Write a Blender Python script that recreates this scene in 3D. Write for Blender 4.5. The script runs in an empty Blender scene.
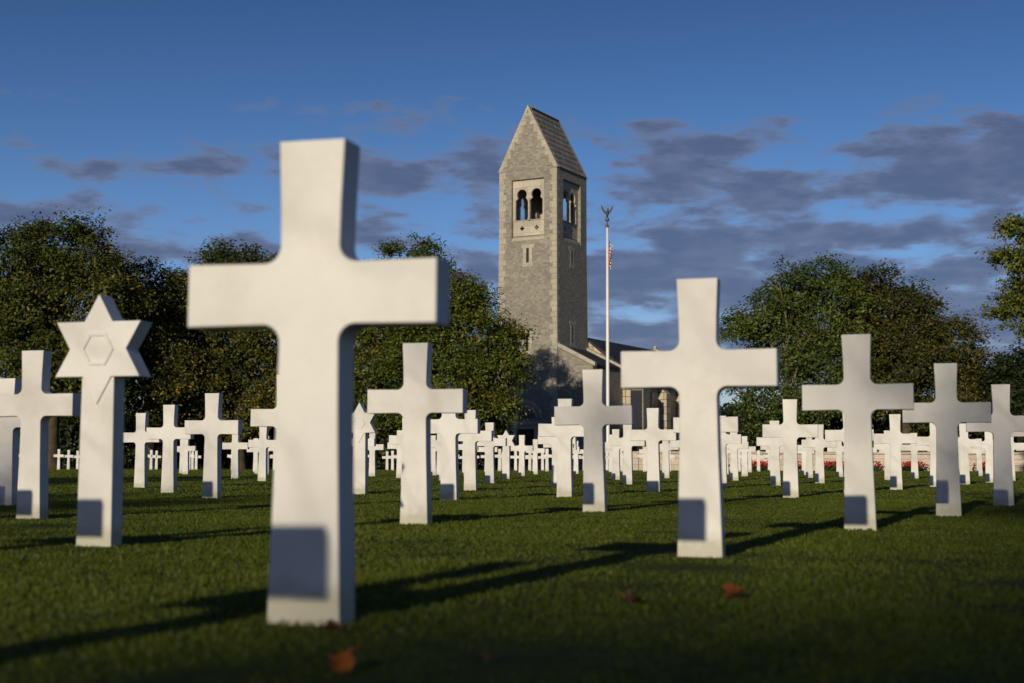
import bpy, bmesh, math, random
import numpy as np
from mathutils import Matrix, Vector

random.seed(7)
rng = np.random.default_rng(7)
SC = bpy.context.scene
COL = SC.collection
R = math.radians
F = 1422.0            # focal length in pixels at 1024 wide
PITCH = 0.0873
CAM_H = 0.3365
SUN_AZ = R(21.0)      # light travels towards (sin, cos) of this
SUN_EL = R(13.3)

# ------------------------------------------------------------------ helpers
GZ0 = -0.012
def gz(y):
    t = min(max((y - 10.0) / 34.0, 0.0), 1.0)
    return GZ0 + 0.09 * t * t * (3 - 2 * t)

def unproj(x, y, Y):
    """world point at depth Y (along world y) seen at pixel x, y"""
    u = (x - 512) / F
    v = (341.5 - y) / F
    c, s = math.cos(PITCH), math.sin(PITCH)
    d = (u, c - v * s, s + v * c)
    t = Y / d[1]
    return (d[0] * t, Y, CAM_H + d[2] * t)

def project(X, Y, Z):
    Z = Z - CAM_H
    c, s = math.cos(PITCH), math.sin(PITCH)
    yc = Y * c + Z * s
    zc = -Y * s + Z * c
    return 512 + F * X / yc, 341.5 - F * zc / yc

def link(o, parent=None):
    COL.objects.link(o)
    if parent is not None:
        o.parent = parent
    return o

def tag(o, label=None, cat=None, group=None, kind=None):
    if label: o['label'] = label
    if cat: o['category'] = cat
    if group: o['group'] = group
    if kind: o['kind'] = kind
    return o

def empty(name, loc, rz=0.0):
    o = bpy.data.objects.new(name, None)
    o.empty_display_size = 0.3
    o.location = loc
    o.rotation_euler = (0, 0, rz)
    return link(o)

def mesh_np(name, verts, faces, mats, parent=None, smooth=False, fmat=None):
    """verts (n,3), faces (m,k) numpy arrays of one face size"""
    me = bpy.data.meshes.new(name)
    n, (m, k) = len(verts), faces.shape
    me.vertices.add(n)
    me.vertices.foreach_set('co', np.ascontiguousarray(verts, dtype=np.float32).ravel())
    me.loops.add(m * k)
    me.loops.foreach_set('vertex_index', np.ascontiguousarray(faces, dtype=np.int32).ravel())
    me.polygons.add(m)
    me.polygons.foreach_set('loop_start', np.arange(0, m * k, k, dtype=np.int32))
    me.polygons.foreach_set('loop_total', np.full(m, k, dtype=np.int32))
    me.update(calc_edges=True)
    for mt in (mats if isinstance(mats, (list, tuple)) else [mats]):
        me.materials.append(mt)
    if smooth:
        me.polygons.foreach_set('use_smooth', np.ones(m, dtype=bool))
    o = bpy.data.objects.new(name, me)
    return link(o, parent)

def uv_box(me):
    uv = me.uv_layers.new(name='UVMap')
    for p in me.polygons:
        n = p.normal
        a = (abs(n.x), abs(n.y), abs(n.z))
        for li in p.loop_indices:
            c = me.vertices[me.loops[li].vertex_index].co
            if a[2] > 0.9: t = (c.x, c.y)
            elif a[0] >= a[1]: t = (c.y, c.z / max(1e-3, math.sqrt(1 - n.z * n.z)))
            else: t = (c.x, c.z / max(1e-3, math.sqrt(1 - n.z * n.z)))
            uv.data[li].uv = t

def obj_bm(name, bm, mat, parent=None, smooth=False, uv=True):
    bmesh.ops.recalc_face_normals(bm, faces=bm.faces)
    me = bpy.data.meshes.new(name)
    bm.to_mesh(me)
    bm.free()
    me.materials.append(mat)
    if uv: uv_box(me)
    if smooth:
        for p in me.polygons: p.use_smooth = True
    o = bpy.data.objects.new(name, me)
    return link(o, parent)

def box(bm, x0, x1, y0, y1, z0, z1):
    v = [bm.verts.new(c) for c in ((x0,y0,z0),(x1,y0,z0),(x1,y1,z0),(x0,y1,z0),(x0,y0,z1),(x1,y0,z1),(x1,y1,z1),(x0,y1,z1))]
    for f in ((0,3,2,1),(4,5,6,7),(0,1,5,4),(1,2,6,5),(2,3,7,6),(3,0,4,7)):
        bm.faces.new([v[i] for i in f])

def prism(bm, pts, axis, a, b):
    """closed 2-D outline swept along an axis: axis 'x' pts=(y,z); 'y' pts=(x,z); 'z' pts=(x,y)"""
    def P(p, t):
        return {'x': (t, p[0], p[1]), 'y': (p[0], t, p[1]), 'z': (p[0], p[1], t)}[axis]
    A = [bm.verts.new(P(p, a)) for p in pts]
    B = [bm.verts.new(P(p, b)) for p in pts]
    n = len(pts)
    bm.faces.new(A); bm.faces.new(B[::-1])
    for i in range(n):
        j = (i + 1) % n
        bm.faces.new((A[i], B[i], B[j], A[j]))

def plate(bm, outer, holes, axis, a, b):
    """plate with holes, thickness from a to b along axis 'x' or 'y'"""
    def P(p, t):
        return (t, p[0], p[1]) if axis == 'x' else (p[0], t, p[1])
    for t in (a, b):
        es = []
        for loop in [outer] + holes:
            vs = [bm.verts.new(P(p, t)) for p in loop]
            for i in range(len(vs)):
                es.append(bm.edges.new((vs[i], vs[(i + 1) % len(vs)])))
        bmesh.ops.triangle_fill(bm, use_beauty=True, use_dissolve=False, edges=es)
    for loop in [outer] + holes:
        A = [bm.verts.new(P(p, a)) for p in loop]
        B = [bm.verts.new(P(p, b)) for p in loop]
        for i in range(len(loop)):
            j = (i + 1) % len(loop)
            bm.faces.new((A[i], B[i], B[j], A[j]))
    bmesh.ops.remove_doubles(bm, verts=bm.verts, dist=1e-4)

def tube_np(pts, radii, n=7):
    """tapered tube through points; returns verts, quads"""
    V, Q = [], []
    pts = [Vector(p) for p in pts]
    for i, p in enumerate(pts):
        d = (pts[min(i + 1, len(pts) - 1)] - pts[max(i - 1, 0)]).normalized()
        a = d.orthogonal().normalized()
        b = d.cross(a)
        for k in range(n):
            t = 2 * math.pi * k / n
            V.append(p + (a * math.cos(t) + b * math.sin(t)) * radii[i])
    for i in range(len(pts) - 1):
        for k in range(n):
            k2 = (k + 1) % n
            Q.append((i * n + k, i * n + k2, (i + 1) * n + k2, (i + 1) * n + k))
    return V, Q

def lathe(bm, prof, n=20, cx=0, cy=0):
    rings = []
    for r, z in prof:
        rings.append([bm.verts.new((cx + r * math.cos(2*math.pi*k/n), cy + r * math.sin(2*math.pi*k/n), z)) for k in range(n)])
    for i in range(len(rings) - 1):
        for k in range(n):
            k2 = (k + 1) % n
            bm.faces.new((rings[i][k], rings[i][k2], rings[i+1][k2], rings[i+1][k]))
    bm.faces.new(rings[0][::-1]); bm.faces.new(rings[-1])

# ------------------------------------------------------------------ materials
class NT:
    def __init__(self, name, rough=0.8, spec=0.3):
        self.m = bpy.data.materials.new(name)
        self.m.use_nodes = True
        self.t = self.m.node_tree
        self.b = self.t.nodes['Principled BSDF']
        self.b.inputs['Roughness'].default_value = rough
        self.b.inputs['Specular IOR Level'].default_value = spec
    def n(self, kind, **kw):
        nd = self.t.nodes.new(kind)
        for k, v in kw.items():
            if k in nd.inputs: nd.inputs[k].default_value = v
            else: setattr(nd, k, v)
        return nd
    def l(self, a, b): self.t.links.new(a, b)
    def noise(self, vec, scale, detail=4, rough=0.55):
        nd = self.n('ShaderNodeTexNoise')
        nd.inputs['Scale'].default_value = scale
        nd.inputs['Detail'].default_value = detail
        nd.inputs['Roughness'].default_value = rough
        if vec is not None: self.l(vec, nd.inputs['Vector'])
        return nd.outputs['Fac']
    def ramp(self, fac, stops, interp='LINEAR'):
        nd = self.n('ShaderNodeValToRGB')
        cr = nd.color_ramp
        cr.interpolation = interp
        while len(cr.elements) < len(stops): cr.elements.new(0.5)
        for e, (p, c) in zip(cr.elements, stops):
            e.position = p
            e.color = (*c, 1) if len(c) == 3 else c
        self.l(fac, nd.inputs['Fac'])
        return nd.outputs['Color']
    def mix(self, fac, a, b, mode='MIX'):
        nd = self.n('ShaderNodeMix', data_type='RGBA', blend_type=mode)
        for inp, v in ((nd.inputs[0], fac), (nd.inputs[6], a), (nd.inputs[7], b)):
            if isinstance(v, (int, float)): inp.default_value = v
            elif isinstance(v, tuple): inp.default_value = (*v, 1)
            else: self.l(v, inp)
        return nd.outputs[2]
    def math(self, op, a, b=0.0, clamp=False):
        nd = self.n('ShaderNodeMath', operation=op, use_clamp=clamp)
        for inp, v in ((nd.inputs[0], a), (nd.inputs[1], b)):
            if isinstance(v, (int, float)): inp.default_value = v
            else: self.l(v, inp)
        return nd.outputs[0]
    def bump(self, h, strength, dist):
        nd = self.n('ShaderNodeBump')
        nd.inputs['Strength'].default_value = strength
        nd.inputs['Distance'].default_value = dist
        self.l(h, nd.inputs['Height'])
        self.l(nd.outputs[0], self.b.inputs['Normal'])
    def base(self, c):
        if isinstance(c, tuple): self.b.inputs['Base Color'].default_value = (*c, 1)
        else: self.l(c, self.b.inputs['Base Color'])

def m_marble():
    k = NT('white_marble', 0.55, 0.3)
    tc = k.n('ShaderNodeTexCoord').outputs['Object']
    oi = k.n('ShaderNodeObjectInfo')
    off = k.n('ShaderNodeVectorMath', operation='ADD')
    k.l(tc, off.inputs[0])
    sc = k.n('ShaderNodeVectorMath', operation='SCALE'); sc.inputs['Scale'].default_value = 3.0
    k.l(oi.outputs['Location'], sc.inputs[0]); k.l(sc.outputs[0], off.inputs[1])
    v = off.outputs[0]
    c = k.ramp(k.noise(v, 2.2, 5, 0.6), [(0.30, (0.56, 0.55, 0.51)), (0.52, (0.69, 0.675, 0.635)), (0.75, (0.755, 0.74, 0.70))])
    # faint grey veining running aslant
    w = k.n('ShaderNodeTexWave', wave_type='BANDS', bands_direction='DIAGONAL')
    w.inputs['Scale'].default_value = 0.9; w.inputs['Distortion'].default_value = 9; w.inputs['Detail'].default_value = 4
    k.l(v, w.inputs['Vector'])
    vein = k.ramp(w.outputs['Fac'], [(0.0, (1, 1, 1)), (0.10, (0.25,)*3), (0.3, (0, 0, 0))])
    c = k.mix(k.math('MULTIPLY', vein, 0.30), c, (0.44, 0.43, 0.40))
    blot = k.ramp(k.noise(v, 4.5, 6, 0.7), [(0.52, (0, 0, 0)), (0.72, (1, 1, 1))])
    c = k.mix(k.math('MULTIPLY', blot, 0.36), c, (0.50, 0.45, 0.36))
    # weather specks and a little soil splash with an uneven edge at the foot
    sp = k.ramp(k.noise(v, 55, 3, 0.6), [(0.63, (0, 0, 0)), (0.75, (1, 1, 1))])
    c = k.mix(k.math('MULTIPLY', sp, 0.26), c, (0.42, 0.38, 0.30))
    xyz = k.n('ShaderNodeSeparateXYZ'); k.l(tc, xyz.inputs[0])
    h = k.math('ADD', xyz.outputs['Z'], k.math('MULTIPLY', k.noise(v, 18, 4), -0.10))
    foot = k.ramp(h, [(0.0, (1, 1, 1)), (0.06, (0, 0, 0))])
    c = k.mix(k.math('MULTIPLY', foot, 0.6), c, (0.36, 0.34, 0.22))
    tone = k.math('ADD', k.math('MULTIPLY', oi.outputs['Random'], 0.08), 0.94)
    c = k.mix(1.0, c, k.n('ShaderNodeCombineColor').outputs[0], 'MULTIPLY') if False else c
    hs = k.n('ShaderNodeHueSaturation'); k.l(tone, hs.inputs['Value']); k.l(c, hs.inputs['Color'])
    k.base(hs.outputs[0])
    k.bump(k.noise(v, 120, 3), 0.12, 0.002)
    return k.m

def m_stone(name, c1, c2, c3, bw=0.42, bh=0.2, mortar=(0.33, 0.30, 0.24), msize=0.012, rough=0.9):
    k = NT(name, rough, 0.2)
    uv = k.n('ShaderNodeUVMap').outputs[0]
    # wobble the joints so that the courses are not ruled
    wob = k.n('ShaderNodeTexNoise'); wob.inputs['Scale'].default_value = 1.6; k.l(uv, wob.inputs['Vector'])
    sub = k.n('ShaderNodeVectorMath', operation='MULTIPLY_ADD')
    sub.inputs[1].default_value = (0.10, 0.07, 0); k.l(wob.outputs['Color'], sub.inputs[0]); k.l(uv, sub.inputs[2])
    br = k.n('ShaderNodeTexBrick', offset=0.5, squash=0.7, squash_frequency=3)
    br.inputs['Scale'].default_value = 1
    br.inputs['Brick Width'].default_value = bw; br.inputs['Row Height'].default_value = bh
    br.inputs['Mortar Size'].default_value = msize; br.inputs['Mortar Smooth'].default_value = 0.3
    br.inputs['Bias'].default_value = 0.0
    br.inputs['Color1'].default_value = (0, 0, 0, 1); br.inputs['Color2'].default_value = (1, 1, 1, 1)
    br.inputs['Mortar'].default_value = (0.5, 0.5, 0.5, 1)
    k.l(sub.outputs[0], br.inputs['Vector'])
    tone = k.ramp(br.outputs['Color'], [(0.0, c1), (0.5, c2), (1.0, c3)])
    big = k.ramp(k.noise(uv, 0.35, 4), [(0.3, (0.84, 0.84, 0.85)), (0.7, (1.06, 1.05, 1.03))])
    c = k.mix(1.0, tone, big, 'MULTIPLY')
    fine = k.ramp(k.noise(uv, 9, 3), [(0.3, (0.8, 0.8, 0.8)), (0.7, (1.15, 1.15, 1.15))])
    c = k.mix(1.0, c, fine, 'MULTIPLY')
    c = k.mix(br.outputs['Fac'], c, mortar)
    k.base(c)
    k.bump(k.math('SUBTRACT', k.noise(uv, 7, 3), k.math('MULTIPLY', br.outputs['Fac'], 0.8)), 0.6, 0.04)
    return k.m

def m_plain(name, c, rough=0.7, spec=0.3, var=0.12, scale=3, metallic=0):
    k = NT(name, rough, spec)
    tc = k.n('ShaderNodeTexCoord').outputs['Object']
    lo = tuple(x * (1 - var) for x in c); hi = tuple(min(1, x * (1 + var)) for x in c)
    k.base(k.ramp(k.noise(tc, scale, 4), [(0.3, lo), (0.7, hi)]))
    k.b.inputs['Metallic'].default_value = metallic
    return k.m

def m_leaf(name, stops, rough=0.55, spec=0.25, trans=0.0, patch=0.10):
    k = NT(name, rough, spec)
    g = k.n('ShaderNodeNewGeometry')
    tc = k.n('ShaderNodeTexCoord').outputs['Object']
    f = k.math('ADD', g.outputs['Random Per Island'], k.math('MULTIPLY', k.math('SUBTRACT', k.noise(tc, patch, 3, 0.6), 0.5), 1.5), clamp=True)
    k.base(k.ramp(f, stops))
    if trans:
        k.b.inputs['Transmission Weight'].default_value = 0
        tr = k.n('ShaderNodeBsdfTranslucent')
        mx = k.n('ShaderNodeMixShader'); mx.inputs[0].default_value = trans
        k.l(k.ramp(f, stops), tr.inputs['Color'])
        out = [n for n in k.t.nodes if n.type == 'OUTPUT_MATERIAL'][0]
        k.l(k.b.outputs[0], mx.inputs[1]); k.l(tr.outputs[0], mx.inputs[2]); k.l(mx.outputs[0], out.inputs[0])
    return k.m

def m_ground():
    k = NT('lawn_ground', 0.95, 0.1)
    g = k.n('ShaderNodeNewGeometry').outputs['Position']
    a = k.ramp(k.noise(g, 0.5, 5), [(0.3, (0.040, 0.058, 0.010)), (0.55, (0.060, 0.086, 0.012)), (0.75, (0.100, 0.112, 0.024))])
    b = k.ramp(k.noise(g, 9, 4, 0.7), [(0.35, (0.6, 0.62, 0.55)), (0.65, (1.25, 1.2, 1.1))])
    c = k.mix(1.0, a, b, 'MULTIPLY')
    c2 = k.ramp(k.noise(g, 60, 3, 0.7), [(0.35, (0.55, 0.55, 0.5)), (0.65, (1.3, 1.3, 1.2))])
    c = k.mix(1.0, c, c2, 'MULTIPLY')
    k.base(c)
    k.bump(k.noise(g, 45, 4, 0.7), 1.0, 0.05)
    return k.m

def m_grass():
    k = NT('grass_blade', 0.5, 0.25)
    g = k.n('ShaderNodeNewGeometry')
    f = k.math('ADD', k.math('MULTIPLY', g.outputs['Random Per Island'], 0.42), k.math('MULTIPLY', k.noise(g.outputs['Position'], 0.9, 5, 0.7), 0.62))
    c = k.ramp(f, [(0.12, (0.030, 0.052, 0.005)), (0.45, (0.068, 0.096, 0.007)), (0.72, (0.122, 0.138, 0.013)), (0.92, (0.21, 0.17, 0.045))])
    k.base(c)
    tr = k.n('ShaderNodeBsdfTranslucent'); k.l(c, tr.inputs['Color'])
    mx = k.n('ShaderNodeMixShader'); mx.inputs[0].default_value = 0.25
    out = [n for n in k.t.nodes if n.type == 'OUTPUT_MATERIAL'][0]
    k.l(k.b.outputs[0], mx.inputs[1]); k.l(tr.outputs[0], mx.inputs[2]); k.l(mx.outputs[0], out.inputs[0])
    return k.m

MARBLE = m_marble()
TOWER_STONE = m_stone('grey_granite_rubble', (0.24, 0.222, 0.18), (0.30, 0.278, 0.228), (0.37, 0.343, 0.288), 0.34, 0.17, (0.30, 0.28, 0.23))
PALE_STONE = m_stone('dressed_granite', (0.44, 0.40, 0.32), (0.50, 0.46, 0.37), (0.56, 0.51, 0.42), 1.6, 0.55, (0.40, 0.36, 0.29), 0.01)
QUOIN = m_stone('corner_granite', (0.42, 0.385, 0.31), (0.46, 0.42, 0.34), (0.50, 0.46, 0.375), 1.3, 0.45, (0.34, 0.31, 0.25), 0.01)
ASHLAR = m_stone('ashlar_granite', (0.44, 0.385, 0.28), (0.52, 0.455, 0.335), (0.57, 0.50, 0.375), 1.0, 0.62, (0.16, 0.14, 0.10), 0.035)
ROOF_STONE = m_stone('stone_slab_roof', (0.27, 0.245, 0.215), (0.33, 0.30, 0.26), (0.38, 0.35, 0.305), 0.9, 0.62, (0.11, 0.10, 0.09), 0.05)
SLATE = m_stone('dark_slate', (0.030, 0.034, 0.046), (0.044, 0.049, 0.064), (0.060, 0.065, 0.082), 0.4, 0.3, (0.025, 0.025, 0.03), 0.02)
DARK = m_plain('painted_slit_shade', (0.02, 0.02, 0.025), 0.6)
GLASS = m_plain('leaded_glass', (0.03, 0.035, 0.05), 0.25, 0.5)
DOOR_M = m_plain('dark_red_door', (0.07, 0.022, 0.016), 0.6)
POLE_M = m_plain('white_pole_paint', (0.78, 0.77, 0.74), 0.4, 0.4, 0.03)
GOLD_M = m_plain('weathered_gilt', (0.14, 0.115, 0.07), 0.45, 0.5, 0.2, 8, 0.6)
BRONZE_M = m_plain('dark_bronze', (0.05, 0.042, 0.035), 0.5, 0.4, 0.2, 8, 0.5)
WALL_M = m_stone('terrace_stone', (0.56, 0.48, 0.38), (0.62, 0.53, 0.43), (0.67, 0.59, 0.49), 1.2, 0.4, (0.42, 0.34, 0.26), 0.02)
BARK = m_plain('bark', (0.085, 0.065, 0.042), 0.95, 0.1, 0.4, 2.5)
PALE_BARK = m_plain('pale_bark', (0.20, 0.165, 0.105), 0.9, 0.1, 0.3, 2.5)
DRY_LEAF = m_leaf('dry_leaf', [(0.0, (0.26, 0.075, 0.012)), (0.6, (0.42, 0.13, 0.018)), (1.0, (0.50, 0.20, 0.035))], patch=12)

# ------------------------------------------------------------------ camera
cam = bpy.data.cameras.new('camera')
cam.sensor_width = 36; cam.lens = F * 36 / 1024
cam.clip_start = 0.05; cam.clip_end = 6000
cam.dof.use_dof = True; cam.dof.focus_distance = 24; cam.dof.aperture_fstop = 3.6
camo = bpy.data.objects.new('camera', cam); COL.objects.link(camo)
camo.matrix_world = Matrix.Translation((0, 0, CAM_H)) @ Matrix.Rotation(R(90) + PITCH, 4, 'X') @ Matrix.Rotation(0.0025, 4, 'Z')
SC.camera = camo

# ------------------------------------------------------------------ sun and sky
sun = bpy.data.lights.new('sun', 'SUN'); sun.energy = 3.45; sun.angle = R(0.53); sun.color = (1.0, 0.87, 0.67)
so = bpy.data.objects.new('sun', sun); COL.objects.link(so)
trav = Vector((math.sin(SUN_AZ) * math.cos(SUN_EL), math.cos(SUN_AZ) * math.cos(SUN_EL), -math.sin(SUN_EL)))
so.rotation_euler = trav.to_track_quat('-Z', 'Y').to_euler()

def build_world():
    w = bpy.data.worlds.new('World'); SC.world = w; w.use_nodes = True
    t = w.node_tree; N = t.nodes; bg = N['Background']
    bg.inputs['Strength'].default_value = 0.052
    sky = N.new('ShaderNodeTexSky'); sky.sky_type = 'NISHITA'; sky.sun_disc = False
    sky.sun_elevation = SUN_EL
    # the sky texture measures rotation clockwise from +Y: the sun stands opposite to the travel direction
    sky.sun_rotation = SUN_AZ + math.pi
    sky.altitude = 60; sky.air_density = 1.0; sky.dust_density = 0.3; sky.ozone_density = 3.6
    def mth(op, a, b=0.0, clamp=False):
        n = N.new('ShaderNodeMath'); n.operation = op; n.use_clamp = clamp
        for i, v in enumerate((a, b)):
            if isinstance(v, (int, float)): n.inputs[i].default_value = v
            else: t.links.new(v, n.inputs[i])
        return n.outputs[0]
    def mapr(v, a, b, c, d):
        n = N.new('ShaderNodeMapRange'); n.interpolation_type = 'SMOOTHSTEP'
        t.links.new(v, n.inputs[0])
        for i, q in enumerate((a, b, c, d)): n.inputs[i + 1].default_value = q
        return n.outputs[0]
    tc = N.new('ShaderNodeTexCoord').outputs['Generated']
    sep = N.new('ShaderNodeSeparateXYZ'); t.links.new(tc, sep.inputs[0])
    X, Y, Z = sep.outputs
    # clouds laid on the dome: broader than tall
    cmb = N.new('ShaderNodeVectorMath'); cmb.operation = 'MULTIPLY_ADD'
    t.links.new(tc, cmb.inputs[0]); cmb.inputs[1].default_value = (5.2, 5.2, 17.0); cmb.inputs[2].default_value = (0.0, 0.0, CLOUD_SEED)
    def noise(scale, detail, rough, dist=0.0):
        n = N.new('ShaderNodeTexNoise'); n.inputs['Scale'].default_value = scale
        n.inputs['Detail'].default_value = detail; n.inputs['Roughness'].default_value = rough; n.inputs['Distortion'].default_value = dist
        t.links.new(cmb.outputs[0], n.inputs['Vector']); return n.outputs['Fac']
    n1 = noise(2.4, 7, 0.55, 0.15)
    n2 = noise(6.0, 5, 0.55)
    n0 = noise(0.6, 2, 0.5)
    f = mth('ADD', mth('ADD', mth('MULTIPLY', n1, 0.72), mth('MULTIPLY', n2, 0.20)), mth('MULTIPLY', n0, 0.30))
    # a bank of low cloud: thick near the horizon, none high up, thinner towards the left (west)
    low = mapr(Z, 0.215, 0.285, 0.0, 0.30)
    west = mapr(mth('DIVIDE', X, mth('MAXIMUM', Y, 0.05)), -0.30, 0.0, 0.055, -0.005)
    f = mth('SUBTRACT', mth('SUBTRACT', f, low), west)
    f = mth('ADD', f, mapr(Z, 0.10, 0.19, 0.035, 0.0))
    cov = mapr(f, 0.535, 0.65, 0.0, 0.84)
    # thin bright edges, dull violet-grey bellies
    body = mth('MULTIPLY', mapr(f, 0.545, 0.70, 0.0, 1.0), mapr(n2, 0.32, 0.62, 0.55, 1.0))
    mixc = N.new('ShaderNodeMix'); mixc.data_type = 'RGBA'
    t.links.new(body, mixc.inputs[0])
    mixc.inputs[6].default_value = (3.3, 3.75, 5.7, 1); mixc.inputs[7].default_value = (1.62, 2.1, 3.85, 1)
    mx = N.new('ShaderNodeMix'); mx.data_type = 'RGBA'
    # camera white balance of the photograph: the clear sky is a little bluer
    tint = N.new('ShaderNodeMix'); tint.data_type = 'RGBA'; tint.blend_type = 'MULTIPLY'; tint.inputs[0].default_value = 1.0
    grad = N.new('ShaderNodeVectorMath'); grad.operation = 'SCALE'
    sat = N.new('ShaderNodeHueSaturation'); sat.inputs['Saturation'].default_value = 1.14; sat.inputs['Value'].default_value = 1.06
    t.links.new(sky.outputs[0], sat.inputs['Color']); t.links.new(sat.outputs[0], grad.inputs[0]); t.links.new(mapr(Z, 0.08, 0.40, 1.52, 0.80), grad.inputs['Scale'])
    t.links.new(grad.outputs[0], tint.inputs[6]); tint.inputs[7].default_value = (1.04, 0.95, 1.19, 1)
    t.links.new(cov, mx.inputs[0]); t.links.new(tint.outputs[2], mx.inputs[6]); t.links.new(mixc.outputs[2], mx.inputs[7])
    t.links.new(mx.outputs[2], bg.inputs['Color'])
CLOUD_SEED = 9.3
build_world()
SC.view_settings.view_transform = 'Standard'; SC.view_settings.look = 'None'
SC.view_settings.exposure = 0.0; SC.view_settings.gamma = 1.0
SC.view_settings.use_curve_mapping = False

# ------------------------------------------------------------------ ground
def build_ground():
    ys = np.concatenate([np.linspace(-400, -10, 14), np.linspace(-9, 1, 12), np.linspace(1.4, 16, 60), np.linspace(17, 60, 44), np.linspace(64, 150, 20), np.array([200, 400, 900, 2000, 4500])])
    xs = np.concatenate([np.array([-3000, -1000, -400, -150, -80]), np.linspace(-50, -8, 24), np.linspace(-7, 7, 70), np.linspace(8, 50, 24), np.array([80, 150, 400, 1000, 3000])])
    XX, YY = np.meshgrid(xs, ys)
    t = np.clip((YY - 10) / 34, 0, 1)
    ZZ = GZ0 + 0.09 * t * t * (3 - 2 * t)
    near = np.clip(1 - np.abs(YY) / 60, 0, 1)
    ZZ = ZZ + near * (0.006 * np.sin(XX * 1.3 + YY * 0.7) * np.sin(YY * 0.9 - 0.4 * XX) + rng.normal(0, 0.0025, XX.shape))
    V = np.stack([XX.ravel(), YY.ravel(), ZZ.ravel()], 1)
    ny, nx = XX.shape
    i = np.arange(ny - 1)[:, None] * nx + np.arange(nx - 1)[None, :]
    Fc = np.stack([i, i + 1, i + nx + 1, i + nx], -1).reshape(-1, 4)
    o = mesh_np('ground', V, Fc, m_ground(), smooth=True)
    tag(o, 'short green lawn stretching back to the trees', None, kind='structure')
build_ground()

def build_grass():
    n1, n2 = 520000, 340000
    n = n1 + n2
    d = np.concatenate([1.5 + 13.5 * rng.random(n1) ** 1.15, 12.0 * (90 / 12.0) ** rng.random(n2)])
    x = (rng.random(n) - 0.5) * (1.0 * d + 0.8)
    h = rng.uniform(0.007, 0.020, n) * (1 + 0.35 * np.sin(x * 5 + d * 3) * np.sin(d * 4.1))
    wd = 0.0007 + 0.00034 * d
    a = rng.random(n) * 2 * math.pi
    lean = rng.uniform(0.1, 1.1, n) * h
    la = rng.random(n) * 2 * math.pi
    t = np.clip((d - 10) / 34, 0, 1); z = GZ0 + 0.09 * t * t * (3 - 2 * t) - 0.006 * np.clip(1 - d / 15, 0, 1)
    bx, by = np.cos(a) * wd, np.sin(a) * wd
    mx, my = np.cos(la) * lean, np.sin(la) * lean
    v0 = np.stack([x - bx, d - by, z], 1); v1 = np.stack([x + bx, d + by, z], 1)
    v2 = np.stack([x + bx * .7 + mx * .35, d + by * .7 + my * .35, z + h * .6], 1); v3 = np.stack([x - bx * .7 + mx * .35, d - by * .7 + my * .35, z + h * .6], 1)
    v4 = np.stack([x + mx, d + my, z + h], 1)
    V = np.concatenate([v0, v1, v2, v3, v4])
    i = np.arange(n)
    T = np.concatenate([np.stack([i, i + n, i + 2 * n], 1), np.stack([i, i + 2 * n, i + 3 * n], 1), np.stack([i + 3 * n, i + 2 * n, i + 4 * n], 1)])
    o = mesh_np('lawn_grass', V, T, m_grass())
    tag(o, 'short blades of lawn grass between the headstones', 'grass', kind='stuff')
build_grass()

# ------------------------------------------------------------------ headstones
H, T = 1.07, 0.097
def cross_mesh():
    hw = [(0.0860, -0.10), (0.0860, 0.0), (0.0725, 0.52)]     # half width of the stem below the arms
    zb, zt, A = 0.656, 0.794, 0.300
    r = 0.040
    def fillet(cx, cz, a0, a1, n=7):
        return [(cx + r * math.cos(R(a0 + (a1 - a0) * i / n)), cz + r * math.sin(R(a0 + (a1 - a0) * i / n))) for i in range(n + 1)]
    sb, st = 0.0715, 0.0715
    right = [(0.0875, -0.12), (0.0865, 0.0), (0.0745, 0.42)]
    right += fillet(sb + r, zb - r, 180, 90)
    right += [(A, zb - 0.002), (A, zt + 0.002)]
    right += fillet(st + r, zt + r, 270, 180)
    right += [(0.0735, 0.93), (0.0795, H)]
    pts = right + [(-x, z) for x, z in reversed(right)]
    bm = bmesh.new()
    prism(bm, pts, 'y', 0.0, T)
    bmesh.ops.recalc_face_normals(bm, faces=bm.faces)
    es = [e for e in bm.edges if abs(e.verts[0].co.y - e.verts[1].co.y) < 1e-6]
    bmesh.ops.bevel(bm, geom=es, offset=0.0035, segments=2, profile=0.5, affect='EDGES')
    bmesh.ops.triangulate(bm, faces=[f for f in bm.faces if len(f.verts) > 4])
    me = bpy.data.meshes.new('cross_headstone'); bm.to_mesh(me); bm.free()
    me.materials.append(MARBLE)
    return me

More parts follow.
